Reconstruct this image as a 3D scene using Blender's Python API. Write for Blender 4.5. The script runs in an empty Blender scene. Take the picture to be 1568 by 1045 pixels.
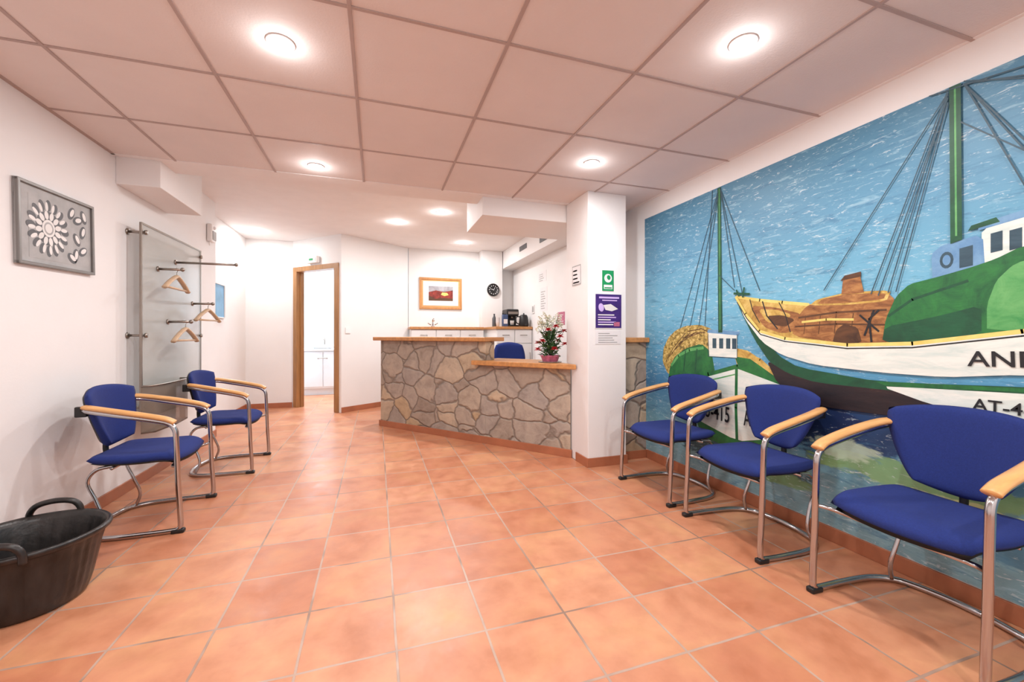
import bpy, bmesh, math, random
from mathutils import Vector, Matrix
random.seed(7)
scene = bpy.context.scene
pi = math.pi

# ------------------------------------------------------------ colours / materials
def lin(r, g, b):
    f = lambda c: (c/255/12.92) if c/255 <= 0.04045 else ((c/255+0.055)/1.055)**2.4
    return (f(r), f(g), f(b))

def newmat(name):
    m = bpy.data.materials.new(name); m.use_nodes = True
    nt = m.node_tree
    return m, nt, nt.nodes["Principled BSDF"]

def ramp(nt, stops, interp='LINEAR'):
    n = nt.nodes.new("ShaderNodeValToRGB")
    n.color_ramp.interpolation = interp
    el = n.color_ramp.elements
    while len(el) < len(stops): el.new(0.5)
    for e, (p, c) in zip(el, stops):
        e.position = p; e.color = (*c, 1)
    return n

def coords(nt, scale=(1, 1, 1), loc=(0, 0, 0)):
    tc = nt.nodes.new("ShaderNodeTexCoord"); mp = nt.nodes.new("ShaderNodeMapping")
    mp.inputs["Scale"].default_value = scale; mp.inputs["Location"].default_value = loc
    nt.links.new(tc.outputs["Object"], mp.inputs["Vector"])
    return mp.outputs["Vector"]

def noise(nt, vec, scale, detail=4, rough=0.55, dist=0):
    n = nt.nodes.new("ShaderNodeTexNoise")
    n.inputs["Scale"].default_value = scale; n.inputs["Detail"].default_value = detail
    n.inputs["Roughness"].default_value = rough; n.inputs["Distortion"].default_value = dist
    nt.links.new(vec, n.inputs["Vector"])
    return n

def bump(nt, hsock, bsdf, strength=0.3, dist=0.01):
    b = nt.nodes.new("ShaderNodeBump"); b.inputs["Strength"].default_value = strength
    b.inputs["Distance"].default_value = dist
    nt.links.new(hsock, b.inputs["Height"]); nt.links.new(b.outputs["Normal"], bsdf.inputs["Normal"])

def pbr(name, rgb, rough=0.5, metal=0.0, var=0.06, vs=(6, 6, 6), bmp=0.0, bs=80, emit=0, alpha=1, trans=0, coat=0):
    m, nt, b = newmat(name)
    c = lin(*rgb)
    v = coords(nt, vs)
    n = noise(nt, v, 1.0)
    r = ramp(nt, [(0.3, tuple(x*(1-var) for x in c)), (0.7, tuple(min(1, x*(1+var)) for x in c))])
    nt.links.new(n.outputs["Fac"], r.inputs["Fac"]); nt.links.new(r.outputs["Color"], b.inputs["Base Color"])
    b.inputs["Roughness"].default_value = rough; b.inputs["Metallic"].default_value = metal
    if coat: b.inputs["Coat Weight"].default_value = coat
    if alpha < 1: b.inputs["Alpha"].default_value = alpha
    if trans: b.inputs["Transmission Weight"].default_value = trans
    if bmp:
        n2 = noise(nt, coords(nt), bs, 3); bump(nt, n2.outputs["Fac"], b, bmp, 0.004)
    if emit:
        b.inputs["Emission Color"].default_value = (*c, 1); b.inputs["Emission Strength"].default_value = emit
    return m

M = {}
M['wall'] = pbr('wall_paint', (236, 235, 235), 0.7, var=0.02, vs=(2, 2, 2), bmp=0.12, bs=60)
M['ceilp'] = pbr('ceiling_plaster', (238, 236, 236), 0.8, var=0.02, bmp=0.08, bs=70)
M['ctile'] = pbr('ceiling_tile', (226, 218, 216), 0.75, var=0.03, vs=(3, 3, 3), bmp=0.25, bs=120)
M['cgrid'] = pbr('ceiling_grid', (178, 160, 155), 0.5, var=0.05)
M['base'] = pbr('baseboard_terracotta', (170, 106, 76), 0.4, var=0.15, vs=(5, 5, 5))
M['wood'] = pbr('counter_wood', (192, 136, 82), 0.4, var=0.2, vs=(30, 4, 30), bmp=0.05)
M['doorwood'] = pbr('door_frame_wood', (162, 118, 74), 0.4, var=0.2, vs=(30, 30, 3), bmp=0.05)
M['armwood'] = pbr('beech_wood', (216, 162, 102), 0.35, var=0.12, vs=(6, 50, 50), coat=0.3)
M['hangwood'] = pbr('pale_wood', (196, 168, 138), 0.4, var=0.12, vs=(50, 6, 50))
M['blue'] = pbr('blue_fabric', (25, 44, 112), 0.95, var=0.12, vs=(160, 160, 160), bmp=0.35, bs=600)
M['chrome'] = pbr('chrome', (190, 188, 190), 0.16, 1.0, var=0.02)
M['steel'] = pbr('brushed_steel', (150, 142, 134), 0.35, 1.0, var=0.05)
M['black'] = pbr('black_plastic', (24, 24, 26), 0.45, var=0.1)
M['tub'] = pbr('black_rubber', (36, 33, 32), 0.34, var=0.85, vs=(18, 18, 5), bmp=0.6, bs=25)
M['white'] = pbr('white_laminate', (238, 237, 236), 0.35, var=0.01)
M['paper'] = pbr('paper', (232, 230, 232), 0.7, var=0.02)
M['porcelain'] = pbr('porcelain', (240, 240, 242), 0.12, var=0.01)
M['glass'] = pbr('frosted_glass', (198, 200, 196), 0.22, var=0.06, vs=(2, 2, 3), alpha=0.5)
M['glassbin'] = pbr('smoked_glass', (140, 128, 116), 0.2, var=0.1, alpha=0.6)
M['frame'] = pbr('grey_metal_frame', (128, 126, 124), 0.35, 0.6, var=0.05)
M['grey'] = pbr('print_grey', (166, 166, 166), 0.5, var=0.12, vs=(14, 14, 14))
M['dgrey'] = pbr('print_dark_grey', (84, 86, 90), 0.5, var=0.2)
M['lgrey'] = pbr('print_light', (228, 226, 224), 0.5, var=0.05)
M['green'] = pbr('sign_green', (20, 146, 86), 0.5, var=0.03)
M['purple'] = pbr('poster_purple', (60, 28, 112), 0.5, var=0.25, vs=(9, 9, 9))
M['lilac'] = pbr('poster_lilac', (205, 180, 235), 0.5, var=0.1)
M['red'] = pbr('flower_red', (185, 28, 42), 0.6, var=0.25, vs=(30, 30, 30))
M['pink'] = pbr('pot_wrap_pink', (190, 104, 134), 0.4, var=0.3, vs=(30, 30, 30))
M['leaf'] = pbr('leaf_green', (58, 94, 54), 0.5, var=0.35, vs=(25, 25, 25))
M['petalw'] = pbr('flower_cream', (228, 230, 212), 0.6, var=0.1)
M['prred'] = pbr('print_red', (130, 44, 34), 0.5, var=0.6, vs=(22, 22, 40))
M['prsky'] = pbr('print_sky', (158, 156, 162), 0.5, var=0.35, vs=(12, 12, 30))
M['lamp'] = pbr('lamp_emitter', (255, 250, 244), 0.5, var=0.0, emit=45)
M['bluepic'] = pbr('print_blue', (120, 170, 205), 0.5, var=0.2)
M['cup'] = pbr('blue_tin', (60, 80, 120), 0.4, var=0.2)
M['bathtile'] = pbr('bath_tile', (226, 235, 242), 0.25, var=0.02)

# floor terracotta tiles
m, nt, b = newmat('terracotta_tiles'); M['floor'] = m
v = coords(nt, (1, 1, 1), (-0.068, -2.09, 0))
wob = noise(nt, coords(nt), 5, 2)
wm = nt.nodes.new("ShaderNodeMixRGB"); wm.blend_type = 'ADD'; wm.inputs[0].default_value = 0.006
nt.links.new(v, wm.inputs[1]); nt.links.new(wob.outputs["Color"], wm.inputs[2])
br = nt.nodes.new("ShaderNodeTexBrick"); br.offset = 0; br.squash = 1
T = 0.314
for k, val in (("Scale", 1), ("Mortar Size", 0.0048), ("Mortar Smooth", 0.15), ("Bias", 0), ("Brick Width", T), ("Row Height", T)):
    br.inputs[k].default_value = val
br.inputs["Color1"].default_value = (*lin(190, 122, 90), 1)
br.inputs["Color2"].default_value = (*lin(206, 144, 110), 1)
br.inputs["Mortar"].default_value = (*lin(184, 156, 140), 1)
nt.links.new(wm.outputs[0], br.inputs["Vector"])
n1 = noise(nt, coords(nt), 3.6, 5, 0.6, 0.3)
r1 = ramp(nt, [(0.3, (0.84, 0.75, 0.68)), (0.48, (1, 1, 1)), (0.62, (1.06, 1.16, 1.10)), (0.8, (1.10, 1.28, 1.12))])
nt.links.new(n1.outputs["Fac"], r1.inputs["Fac"])
invf = nt.nodes.new("ShaderNodeMath"); invf.operation = 'SUBTRACT'; invf.inputs[0].default_value = 1
nt.links.new(br.outputs["Fac"], invf.inputs[1])
mx = nt.nodes.new("ShaderNodeMixRGB"); mx.blend_type = 'MULTIPLY'
nt.links.new(invf.outputs[0], mx.inputs[0])
nt.links.new(br.outputs["Color"], mx.inputs[1]); nt.links.new(r1.outputs["Color"], mx.inputs[2])
n2 = noise(nt, coords(nt), 9, 7, 0.58)
r2 = ramp(nt, [(0.32, (0.88, 0.85, 0.82)), (0.55, (1, 1, 1)), (.7, (1.05, 1.07, 1.05))])
nt.links.new(n2.outputs["Fac"], r2.inputs["Fac"])
mx2 = nt.nodes.new("ShaderNodeMixRGB"); mx2.blend_type = 'MULTIPLY'; mx2.inputs[0].default_value = 0.8
nt.links.new(mx.outputs[0], mx2.inputs[1]); nt.links.new(r2.outputs["Color"], mx2.inputs[2])
n3 = noise(nt, coords(nt), 2.2, 3); r3 = ramp(nt, [(0.5, (0, 0, 0)), (0.6, (.7, .7, .7))]); nt.links.new(n3.outputs["Fac"], r3.inputs["Fac"])
gm = nt.nodes.new("ShaderNodeMath"); gm.operation = 'MULTIPLY'; nt.links.new(r3.outputs["Color"], gm.inputs[0]); nt.links.new(br.outputs["Fac"], gm.inputs[1])
mx3 = nt.nodes.new("ShaderNodeMixRGB"); mx3.inputs[2].default_value = (*lin(122, 92, 76), 1)
nt.links.new(gm.outputs[0], mx3.inputs[0]); nt.links.new(mx2.outputs[0], mx3.inputs[1])
nt.links.new(mx3.outputs[0], b.inputs["Base Color"])
rr = ramp(nt, [(0.3, (0.28,)*3), (0.7, (0.46,)*3)]); nt.links.new(n2.outputs["Fac"], rr.inputs["Fac"])
nt.links.new(rr.outputs["Color"], b.inputs["Roughness"])
hb = nt.nodes.new("ShaderNodeMath"); hb.operation = 'MULTIPLY_ADD'; hb.inputs[1].default_value = .25
nt.links.new(n2.outputs["Fac"], hb.inputs[0]); nt.links.new(invf.outputs[0], hb.inputs[2])
bump(nt, hb.outputs[0], b, 0.5, 0.004)

# flagstone
m, nt, b = newmat('flagstone'); M['stone'] = m
v = coords(nt, (1, 1, 1.25), (.3, 0, .1))
nz = noise(nt, v, 3.0, 3)
mixv = nt.nodes.new("ShaderNodeMixRGB"); mixv.inputs[0].default_value = 0.16
nt.links.new(v, mixv.inputs[1]); nt.links.new(nz.outputs["Color"], mixv.inputs[2])
vo = nt.nodes.new("ShaderNodeTexVoronoi"); vo.feature = 'DISTANCE_TO_EDGE'; vo.inputs["Scale"].default_value = 4.6
vc = nt.nodes.new("ShaderNodeTexVoronoi"); vc.feature = 'F1'; vc.inputs["Scale"].default_value = 4.6
nt.links.new(mixv.outputs[0], vo.inputs["Vector"]); nt.links.new(mixv.outputs[0], vc.inputs["Vector"])
sep = nt.nodes.new("ShaderNodeSeparateColor"); nt.links.new(vc.outputs["Color"], sep.inputs[0])
rs = ramp(nt, [(0.0, lin(150, 136, 124)), (0.3, lin(176, 162, 148)), (0.6, lin(164, 154, 146)), (0.8, lin(190, 172, 150)), (1.0, lin(182, 158, 126))])
nt.links.new(sep.outputs[0], rs.inputs["Fac"])
nn = noise(nt, coords(nt), 8, 8, 0.68, 0.4)
rn = ramp(nt, [(0.3, (0.68, 0.66, 0.64)), (0.5, (0.95, 0.94, 0.93)), (0.68, (1.12, 1.10, 1.06))]); nt.links.new(nn.outputs["Fac"], rn.inputs["Fac"])
ms = nt.nodes.new("ShaderNodeMixRGB"); ms.blend_type = 'MULTIPLY'; ms.inputs[0].default_value = 1
nt.links.new(rs.outputs["Color"], ms.inputs[1]); nt.links.new(rn.outputs["Color"], ms.inputs[2])
rm = ramp(nt, [(0.0, (.8, .8, .8)), (0.018, (.75, .75, .75)), (0.045, (0, 0, 0))]); nt.links.new(vo.outputs["Distance"], rm.inputs["Fac"])
mm = nt.nodes.new("ShaderNodeMixRGB"); mm.inputs[2].default_value = (*lin(122, 110, 100), 1)
nt.links.new(rm.outputs["Color"], mm.inputs[0]); nt.links.new(ms.outputs[0], mm.inputs[1])
nt.links.new(mm.outputs[0], b.inputs["Base Color"]); b.inputs["Roughness"].default_value = 0.7
rb = ramp(nt, [(0.0, (0, 0, 0)), (0.06, (1, 1, 1))]); nt.links.new(vo.outputs["Distance"], rb.inputs["Fac"])
ad = nt.nodes.new("ShaderNodeMixRGB"); ad.blend_type = 'ADD'; ad.inputs[0].default_value = 0.9
nt.links.new(rb.outputs["Color"], ad.inputs[1]); nt.links.new(nn.outputs["Fac"], ad.inputs[2])
bump(nt, ad.outputs[0], b, 0.8, 0.012)

# mural paints
def paint(name, stops, sc=(1, 5, 26), s=1.0, dist=0.6):
    m, nt, b = newmat('mural_' + name)
    n = noise(nt, coords(nt, sc), s, 6, 0.7, dist)
    st = [(p, lin(*c)) for p, c in stops]
    r = ramp(nt, st); nt.links.new(n.outputs["Fac"], r.inputs["Fac"])
    nt.links.new(r.outputs["Color"], b.inputs["Base Color"]); b.inputs["Roughness"].default_value = 0.5
    n2 = noise(nt, coords(nt, (1, 30, 120)), 1, 3); bump(nt, n2.outputs["Fac"], b, .15, .003)
    return m
m, nt, b = newmat('mural_water'); M['water'] = m
tc = nt.nodes.new("ShaderNodeTexCoord"); sp = nt.nodes.new("ShaderNodeSeparateXYZ")
nt.links.new(tc.outputs["Object"], sp.inputs[0])
mr = nt.nodes.new("ShaderNodeMapRange"); mr.inputs["From Min"].default_value = 0.05; mr.inputs["From Max"].default_value = 2.12
nt.links.new(sp.outputs["Z"], mr.inputs["Value"])
rz = ramp(nt, [(0.0, lin(132, 168, 178)), (0.15, lin(106, 158, 178)), (0.3, lin(58, 114, 156)), (0.42, lin(84, 152, 190)),
               (0.6, lin(112, 178, 208)), (0.8, lin(92, 148, 180)), (1.0, lin(76, 128, 158))])
nt.links.new(mr.outputs[0], rz.inputs["Fac"])
cur = rz.outputs["Color"]
def mixin(cur, fac, col):
    q = nt.nodes.new("ShaderNodeMixRGB"); q.inputs[2].default_value = (*lin(*col), 1)
    nt.links.new(fac, q.inputs[0]); nt.links.new(cur, q.inputs[1]); return q.outputs[0]
def strokes(sc, loc, lo, hi, amt, col, cur, dist=.8):
    n = noise(nt, coords(nt, sc, loc), 1.0, 5, 0.7, dist)
    r = ramp(nt, [(lo, (0, 0, 0)), (hi, (amt,)*3)]); nt.links.new(n.outputs["Fac"], r.inputs["Fac"])
    return mixin(cur, r.outputs["Color"], col)
cur = strokes((1, 4, 22), (3, 5, 1), .54, .66, .5, (50, 104, 142), cur)
cur = strokes((1, 9, 44), (1, 2, 8), .56, .64, .45, (66, 124, 158), cur)
cur = strokes((1, 7, 36), (0, 0, 0), .56, .66, .55, (160, 198, 214), cur)
cur = strokes((1, 16, 70), (6, 3, 2), .61, .68, .7, (216, 228, 232), cur)
dn = noise(nt, coords(nt, (1, 5, 14)), 1.0, 5, 0.7, .5)
def patch(cur, yc, zc, ry, rz_, col, amt=.9):
    def math_(op, a, bb):
        q = nt.nodes.new("ShaderNodeMath"); q.operation = op
        for i, s in enumerate((a, bb)):
            if isinstance(s, (int, float)): q.inputs[i].default_value = s
            else: nt.links.new(s, q.inputs[i])
        return q.outputs[0]
    dy = math_('DIVIDE', math_('SUBTRACT', sp.outputs["Y"], yc), ry)
    dz = math_('DIVIDE', math_('SUBTRACT', sp.outputs["Z"], zc), rz_)
    r2_ = math_('ADD', math_('MULTIPLY', dy, dy), math_('MULTIPLY', dz, dz))
    tot = math_('ADD', r2_, math_('MULTIPLY', math_('SUBTRACT', dn.outputs["Fac"], .5), 3.2))
    r = ramp(nt, [(0.62, (amt,)*3), (0.92, (0, 0, 0))]); nt.links.new(tot, r.inputs["Fac"])
    return mixin(cur, r.outputs["Color"], col)
cur = patch(cur, 1.25, .66, .75, .16, (24, 54, 100))
cur = patch(cur, 1.62, .60, .25, .2, (18, 38, 80))
cur = patch(cur, 1.15, .44, .55, .07, (132, 176, 116), .85)
cur = patch(cur, .95, .36, .35, .05, (206, 220, 168), .8)
cur = patch(cur, 1.5, .50, .2, .06, (190, 214, 190), .8)
cur = patch(cur, 2.2, .28, .6, .10, (30, 66, 80), .9)
cur = patch(cur, 2.0, .24, .4, .05, (120, 160, 110), .8)
cur = patch(cur, 1.0, .25, .5, .05, (64, 118, 150), .7)
cur = strokes((1, 14, 60), (2, 9, 4), .60, .65, .6, (205, 222, 226), cur)
nt.links.new(cur, b.inputs["Base Color"]); b.inputs["Roughness"].default_value = 0.5
M['p_white'] = paint('white', [(0.3, (196, 214, 210)), (0.6, (230, 234, 228))])
M['p_green'] = paint('green', [(0.3, (18, 80, 50)), (0.65, (42, 122, 60))], (1, 12, 9))
M['p_lgreen'] = paint('light_green', [(0.3, (56, 142, 76)), (0.65, (108, 176, 108))], (1, 8, 8))
M['p_dgreen'] = paint('dark_green', [(0.3, (14, 62, 44)), (0.65, (24, 88, 58))], (1, 8, 8))
M['p_black'] = paint('black', [(0.3, (18, 20, 26)), (0.7, (40, 42, 46))])
M['p_maroon'] = paint('hull_dark', [(0.3, (24, 20, 28)), (0.6, (44, 32, 36)), (.75, (86, 50, 40))])
M['p_tan'] = paint('tan', [(0.3, (150, 112, 52)), (0.5, (196, 164, 84)), (0.7, (222, 200, 128))], (1, 14, 14))
M['p_brown'] = paint('brown', [(0.3, (104, 64, 36)), (0.5, (150, 100, 58)), (0.7, (190, 142, 84))], (1, 12, 34))
M['p_dbrown'] = paint('dark_brown', [(0.3, (60, 38, 26)), (0.65, (100, 66, 40))], (1, 10, 20))
M['p_yellow'] = paint('yellow', [(0.3, (214, 190, 96)), (0.65, (236, 216, 130))], (1, 10, 10))
M['p_blue'] = paint('cabin_blue', [(0.3, (84, 132, 178)), (0.65, (118, 162, 198))], (1, 8, 8))
M['p_net'] = paint('net', [(0.36, (84, 74, 40)), (0.5, (176, 150, 78)), (0.64, (222, 200, 130))], (1, 40, 40))
M['p_rope'] = paint('rope', [(0.3, (34, 62, 78)), (0.7, (58, 88, 104))])

# ------------------------------------------------------------ mesh builder
class MB:
    def __init__(s): s.bm = bmesh.new(); s.mats = []
    def merge(s, t, mat, smooth=False, mx=None, recalc=True):
        if mat not in s.mats: s.mats.append(mat)
        i = s.mats.index(mat)
        if mx is not None: bmesh.ops.transform(t, matrix=mx, verts=t.verts)
        if recalc: bmesh.ops.recalc_face_normals(t, faces=t.faces)
        for f in t.faces: f.material_index = i; f.smooth = smooth
        me = bpy.data.meshes.new("tmp"); t.to_mesh(me); t.free()
        s.bm.from_mesh(me); bpy.data.meshes.remove(me)
    def box(s, lo, hi, mat, bevel=0.0, mx=None, seg=2):
        t = bmesh.new(); bmesh.ops.create_cube(t, size=1)
        for v in t.verts:
            v.co = Vector([lo[i] + (v.co[i]+0.5)*(hi[i]-lo[i]) for i in range(3)])
        if bevel: bmesh.ops.bevel(t, geom=t.edges[:], offset=bevel, segments=seg, profile=0.5, affect='EDGES')
        s.merge(t, mat, False, mx)
    def prism(s, pts, z0, z1, mat, mx=None, bevel=0):
        t = bmesh.new()
        f = t.faces.new([t.verts.new((p[0], p[1], z0)) for p in pts])
        r = bmesh.ops.extrude_face_region(t, geom=[f])
        for v in [g for g in r['geom'] if isinstance(g, bmesh.types.BMVert)]: v.co.z = z1
        if bevel: bmesh.ops.bevel(t, geom=t.edges[:], offset=bevel, segments=2, profile=0.5, affect='EDGES')
        s.merge(t, mat, False, mx)
    def lathe(s, prof, mat, mx=None, seg=36, smooth=True, wob=None):
        t = bmesh.new(); rings = []
        for r, z in prof:
            ring = []
            for i in range(seg):
                a = 2*pi*i/seg; rr = r*(1+(wob(a, z) if wob else 0))
                ring.append(t.verts.new((rr*math.cos(a), rr*math.sin(a), z)))
            rings.append(ring)
        for k in range(len(rings)-1):
            for i in range(seg):
                t.faces.new((rings[k][i], rings[k][(i+1) % seg], rings[k+1][(i+1) % seg], rings[k+1][i]))
        if prof[0][0] > 1e-4: t.faces.new(rings[0][::-1])
        if prof[-1][0] > 1e-4: t.faces.new(rings[-1])
        bmesh.ops.remove_doubles(t, verts=t.verts, dist=1e-5)
        s.merge(t, mat, smooth, mx)
    def tube(s, pts, r, mat, seg=10, res=5, closed=False, mx=None, ry=None):
        P = [Vector(p) for p in pts]
        if res > 1 and len(P) > 2:
            Q = []; n = len(P)
            rng = range(n) if closed else range(n-1)
            for i in rng:
                p0 = P[(i-1) % n] if (closed or i > 0) else P[0]*2-P[1]
                p1 = P[i]; p2 = P[(i+1) % n]
                p3 = P[(i+2) % n] if (closed or i+2 < n) else P[-1]*2-P[-2]
                for k in range(res):
                    u = k/res
                    Q.append(0.5*((2*p1)+(p2-p0)*u+(2*p0-5*p1+4*p2-p3)*u*u+(-p0+3*p1-3*p2+p3)*u**3))
            if not closed: Q.append(P[-1])
            P = Q
        t = bmesh.new(); rings = []; n = len(P); nrm = None
        for i in range(n):
            if closed: d = P[(i+1) % n]-P[i-1]
            else: d = P[min(i+1, n-1)]-P[max(i-1, 0)]
            d.normalize()
            if nrm is None:
                nrm = d.orthogonal() if abs(d.z) > .9 else Vector((0, 0, 1)).cross(d)
            nrm = (nrm-d*nrm.dot(d)).normalized(); bn = d.cross(nrm)
            rings.append([t.verts.new(P[i]+nrm*r*math.cos(2*pi*k/seg)+bn*(ry or r)*math.sin(2*pi*k/seg)) for k in range(seg)])
        for i in range(n if closed else n-1):
            A, B = rings[i], rings[(i+1) % n]
            for k in range(seg): t.faces.new((A[k], A[(k+1) % seg], B[(k+1) % seg], B[k]))
        if not closed: t.faces.new(rings[0][::-1]); t.faces.new(rings[-1])
        s.merge(t, mat, True, mx)
    def pillow(s, P, N, th, mat, nu=20, nv=20, mx=None, e=8):
        t = bmesh.new(); F = {}; B = {}
        for i in range(nu+1):
            for j in range(nv+1):
                a = -1+2*i/nu; b = -1+2*j/nv
                p = Vector(P(a, b)); n = Vector(N(a, b)).normalized()
                h = th*0.5*math.sqrt(max(0, (1-abs(a)**e)*(1-abs(b)**e)))
                F[i, j] = t.verts.new(p+n*h); B[i, j] = t.verts.new(p-n*h)
        for i in range(nu):
            for j in range(nv):
                t.faces.new((F[i, j], F[i+1, j], F[i+1, j+1], F[i, j+1]))
                t.faces.new((B[i, j], B[i, j+1], B[i+1, j+1], B[i+1, j]))
        bmesh.ops.remove_doubles(t, verts=t.verts, dist=1e-5)
        s.merge(t, mat, True, mx)
    def poly(s, pts, mat, mx=None):
        t = bmesh.new(); t.faces.new([t.verts.new(p) for p in pts])
        if len(pts) > 4: bmesh.ops.triangulate(t, faces=t.faces[:])
        s.merge(t, mat, False, mx, recalc=False)
    def sphere(s, c, r, mat, sc=(1, 1, 1), mx=None):
        t = bmesh.new(); bmesh.ops.create_uvsphere(t, u_segments=20, v_segments=12, radius=r)
        for v in t.verts: v.co = Vector((v.co.x*sc[0]+c[0], v.co.y*sc[1]+c[1], v.co.z*sc[2]+c[2]))
        s.merge(t, mat, True, mx)
    def done(s, name, mx=None, parent=None):
        me = bpy.data.meshes.new(name); s.bm.to_mesh(me); s.bm.free()
        for m in s.mats: me.materials.append(M[m])
        o = bpy.data.objects.new(name, me); scene.collection.objects.link(o)
        if mx is not None: o.matrix_world = mx
        if parent: o.parent = parent
        return o

def T3(x, y, z): return Matrix.Translation((x, y, z))
def RZ(a): return Matrix.Rotation(a, 4, 'Z')
def plane_mx(origin, right, normal):
    r = Vector(right).normalized(); n = Vector(normal).normalized(); u = Vector((0, 0, 1))
    m = Matrix.Identity(4)
    for i in range(3):
        m[i][0] = r[i]; m[i][1] = u[i]; m[i][2] = n[i]; m[i][3] = origin[i]
    return m
def LW(y, z, x=-1.64): return plane_mx((x, y, z), (0, 1, 0), (1, 0, 0))
def RW(y, z, x=2.27): return plane_mx((x, y, z), (0, -1, 0), (-1, 0, 0))
def BW(x, z, y): return plane_mx((x, y, z), (1, 0, 0), (0, -1, 0))

def wallseg(name, p0, p1, z0, z1, th, mat='wall', side=1):
    p0 = Vector(p0); p1 = Vector(p1); d = (p1-p0).normalized(); n = Vector((-d.y, d.x))*side
    b = MB(); b.prism([p0, p1, p1+n*th, p0+n*th], z0, z1, mat); return b.done(name)

# ------------------------------------------------------------ room shell
ZC = 2.265; ZH = 2.5; XL = -1.64; XR = 2.27; YB = -1.6
b = MB(); b.box((-2.3, YB-.1, -.1), (2.45, 9.0, 0), 'floor'); b.done('floor')
b = MB(); b.box((XR, YB, 0), (XR+.12, 6.97, ZH), 'wall'); b.done('wall_right')
b = MB(); b.box((XL-.3, YB, 0), (XL, 5.17, ZH), 'wall'); b.done('wall_left')
b = MB(); b.box((-1.94, 5.17, 0), (-1.82, 6.92, ZH), 'wall'); b.done('wall_left_rear')
b = MB(); b.box((-1.94, 6.92, 0), (-1.2, 7.02, ZH), 'wall'); b.done('wall_back_left')
b = MB(); b.box((XL-.3, YB-.1, 0), (XR+.12, YB, ZH), 'wall'); b.done('wall_front')
C = Vector((-.47, 6.19)); D = Vector((-1.2, 6.92))
wallseg('wall_back_middle', C, (.48, 6.86), 0, ZH, .06)
b = MB(); b.box((.49, 6.86, 0), (XR+.12, 6.97, ZH), 'wall'); b.done('wall_back')
b = MB()
b.box((-2.1, 8.7, 0), (.45, 8.8, ZH), 'bathtile'); b.box((-2.05, 7.02, 0), (-1.95, 8.7, ZH), 'bathtile'); b.box((.3, 6.98, 0), (.4, 8.7, ZH), 'bathtile')
b.done('wall_bathroom')
b = MB(); b.box((XL, YB, ZC), (XR, 3.36, ZC+.03), 'ctile'); b.done('ceiling')
b = MB()
x = -.094-.6*2
gx = []
while x < XR:
    gx.append(x); x += .6
for x in gx: b.box((x-.0075, YB, ZC-.005), (x+.0075, 3.36, ZC+.01), 'cgrid', .0015)
y = 1.588-.6*5
while y < 3.2:
    b.box((XL, y-.0075, ZC-.0045), (XR, y+.0075, ZC+.01), 'cgrid', .0015); y += .6
b.box((XL, YB, ZC-.004), (XL+.02, 3.36, ZC+.01), 'cgrid')
b.box((XR-.02, YB, ZC-.004), (XR, 3.36, ZC+.01), 'ceilp')
b.box((XL, 3.345, ZC-.004), (XR, 3.37, ZC+.01), 'ceilp')
b.done('trim_ceiling_grid')
b = MB(); b.box((XL, 3.36, ZC), (XR, 3.62, ZH), 'ceilp'); b.done('ceiling_step')
b = MB(); b.box((-2.1, 3.3, ZH), (XR+.12, 8.8, ZH+.08), 'ceilp'); b.done('ceiling_rear')
b = MB(); b.box((XL, 3.40, 2.085), (-1.395, 4.10, ZH), 'wall', .004); b.done('beam_left')
b = MB(); b.box((.857, 3.41, 2.11), (XR, 4.05, ZH), 'wall', .004); b.done('beam_right')
b = MB(); b.box((2.03, 4.05, 2.21), (XR, 6.86, ZH), 'wall', .004)
b.box((2.022, 4.5, 2.29), (2.03, 5.0, 2.37), 'dgrey'); b.box((2.022, 5.5, 2.33), (2.03, 5.8, 2.4), 'dgrey')
b.done('soffit_kitchen')
b = MB(); b.box((1.64, 3.0, 0), (2.0, 3.4, ZC), 'wall', .004); b.done('column')
b = MB(); b.box((1.66, 6.66, 0), (2.02, 6.86, ZH), 'wall', .004); b.done('pilaster')

def base(name, segs):
    bb = MB()
    for p0, p1, side in segs:
        p0 = Vector(p0); p1 = Vector(p1); d = (p1-p0).normalized(); n = Vector((-d.y, d.x))*side
        bb.prism([p0, p1, p1+n*.012, p0+n*.012], 0, .075, 'base', bevel=.002)
    bb.done(name)
base('baseboard_right', [((XR, YB), (XR, 3.07), 1), ((XR, 3.4), (XR, 5.88), 1)])
base('baseboard_left', [((XL, YB), (XL, 5.17), -1), ((-1.82, 5.17), (-1.82, 6.92), -1), ((-1.82, 6.92), (-1.21, 6.92), -1)])
base('baseboard_back', [((-.47, 6.19), (.48, 6.86), -1)])
base('baseboard_column', [((1.63, 3.0), (2.0, 3.0), -1), ((1.64, 2.99), (1.64, 3.2), 1), ((2.0, 2.99), (2.0, 3.07), -1)])

# ------------------------------------------------------------ door
dd = (C-D).normalized(); L = (C-D).length
dm = Matrix.Identity(4)
nb = Vector((-dd.y, dd.x))
if nb.x+nb.y < 0: nb = -nb
for i, c in enumerate((dd, nb)):
    dm[0][i] = c.x; dm[1][i] = c.y
dm[0][3] = D.x; dm[1][3] = D.y
b = MB(); b.box((-.02, 0, 2.10), (L, .1, ZH), 'wall'); b.box((-.06, .0, 0), (.02, .1, 2.1), 'wall'); b.box((L-.045, .0, 0), (L, .1, 2.1), 'wall')
b.done('wall_door', dm)
b = MB()
b.box((.02, -.015, 0), (.10, .115, 2.10), 'doorwood', .004)
b.box((L-.13, -.015, 0), (L-.045, .115, 2.10), 'doorwood', .004)
b.box((.02, -.016, 2.03), (L-.045, .116, 2.10), 'doorwood', .004)
b.box((L-.150, .0, 0), (L-.13, .06, 2.03), 'black', .002)
b.box((.10, .05, 0), (.112, .09, 2.03), 'doorwood', 0)
b.box((L-.17, .12, .01), (L-.135, .80, 2.02), 'doorwood', .003)
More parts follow.
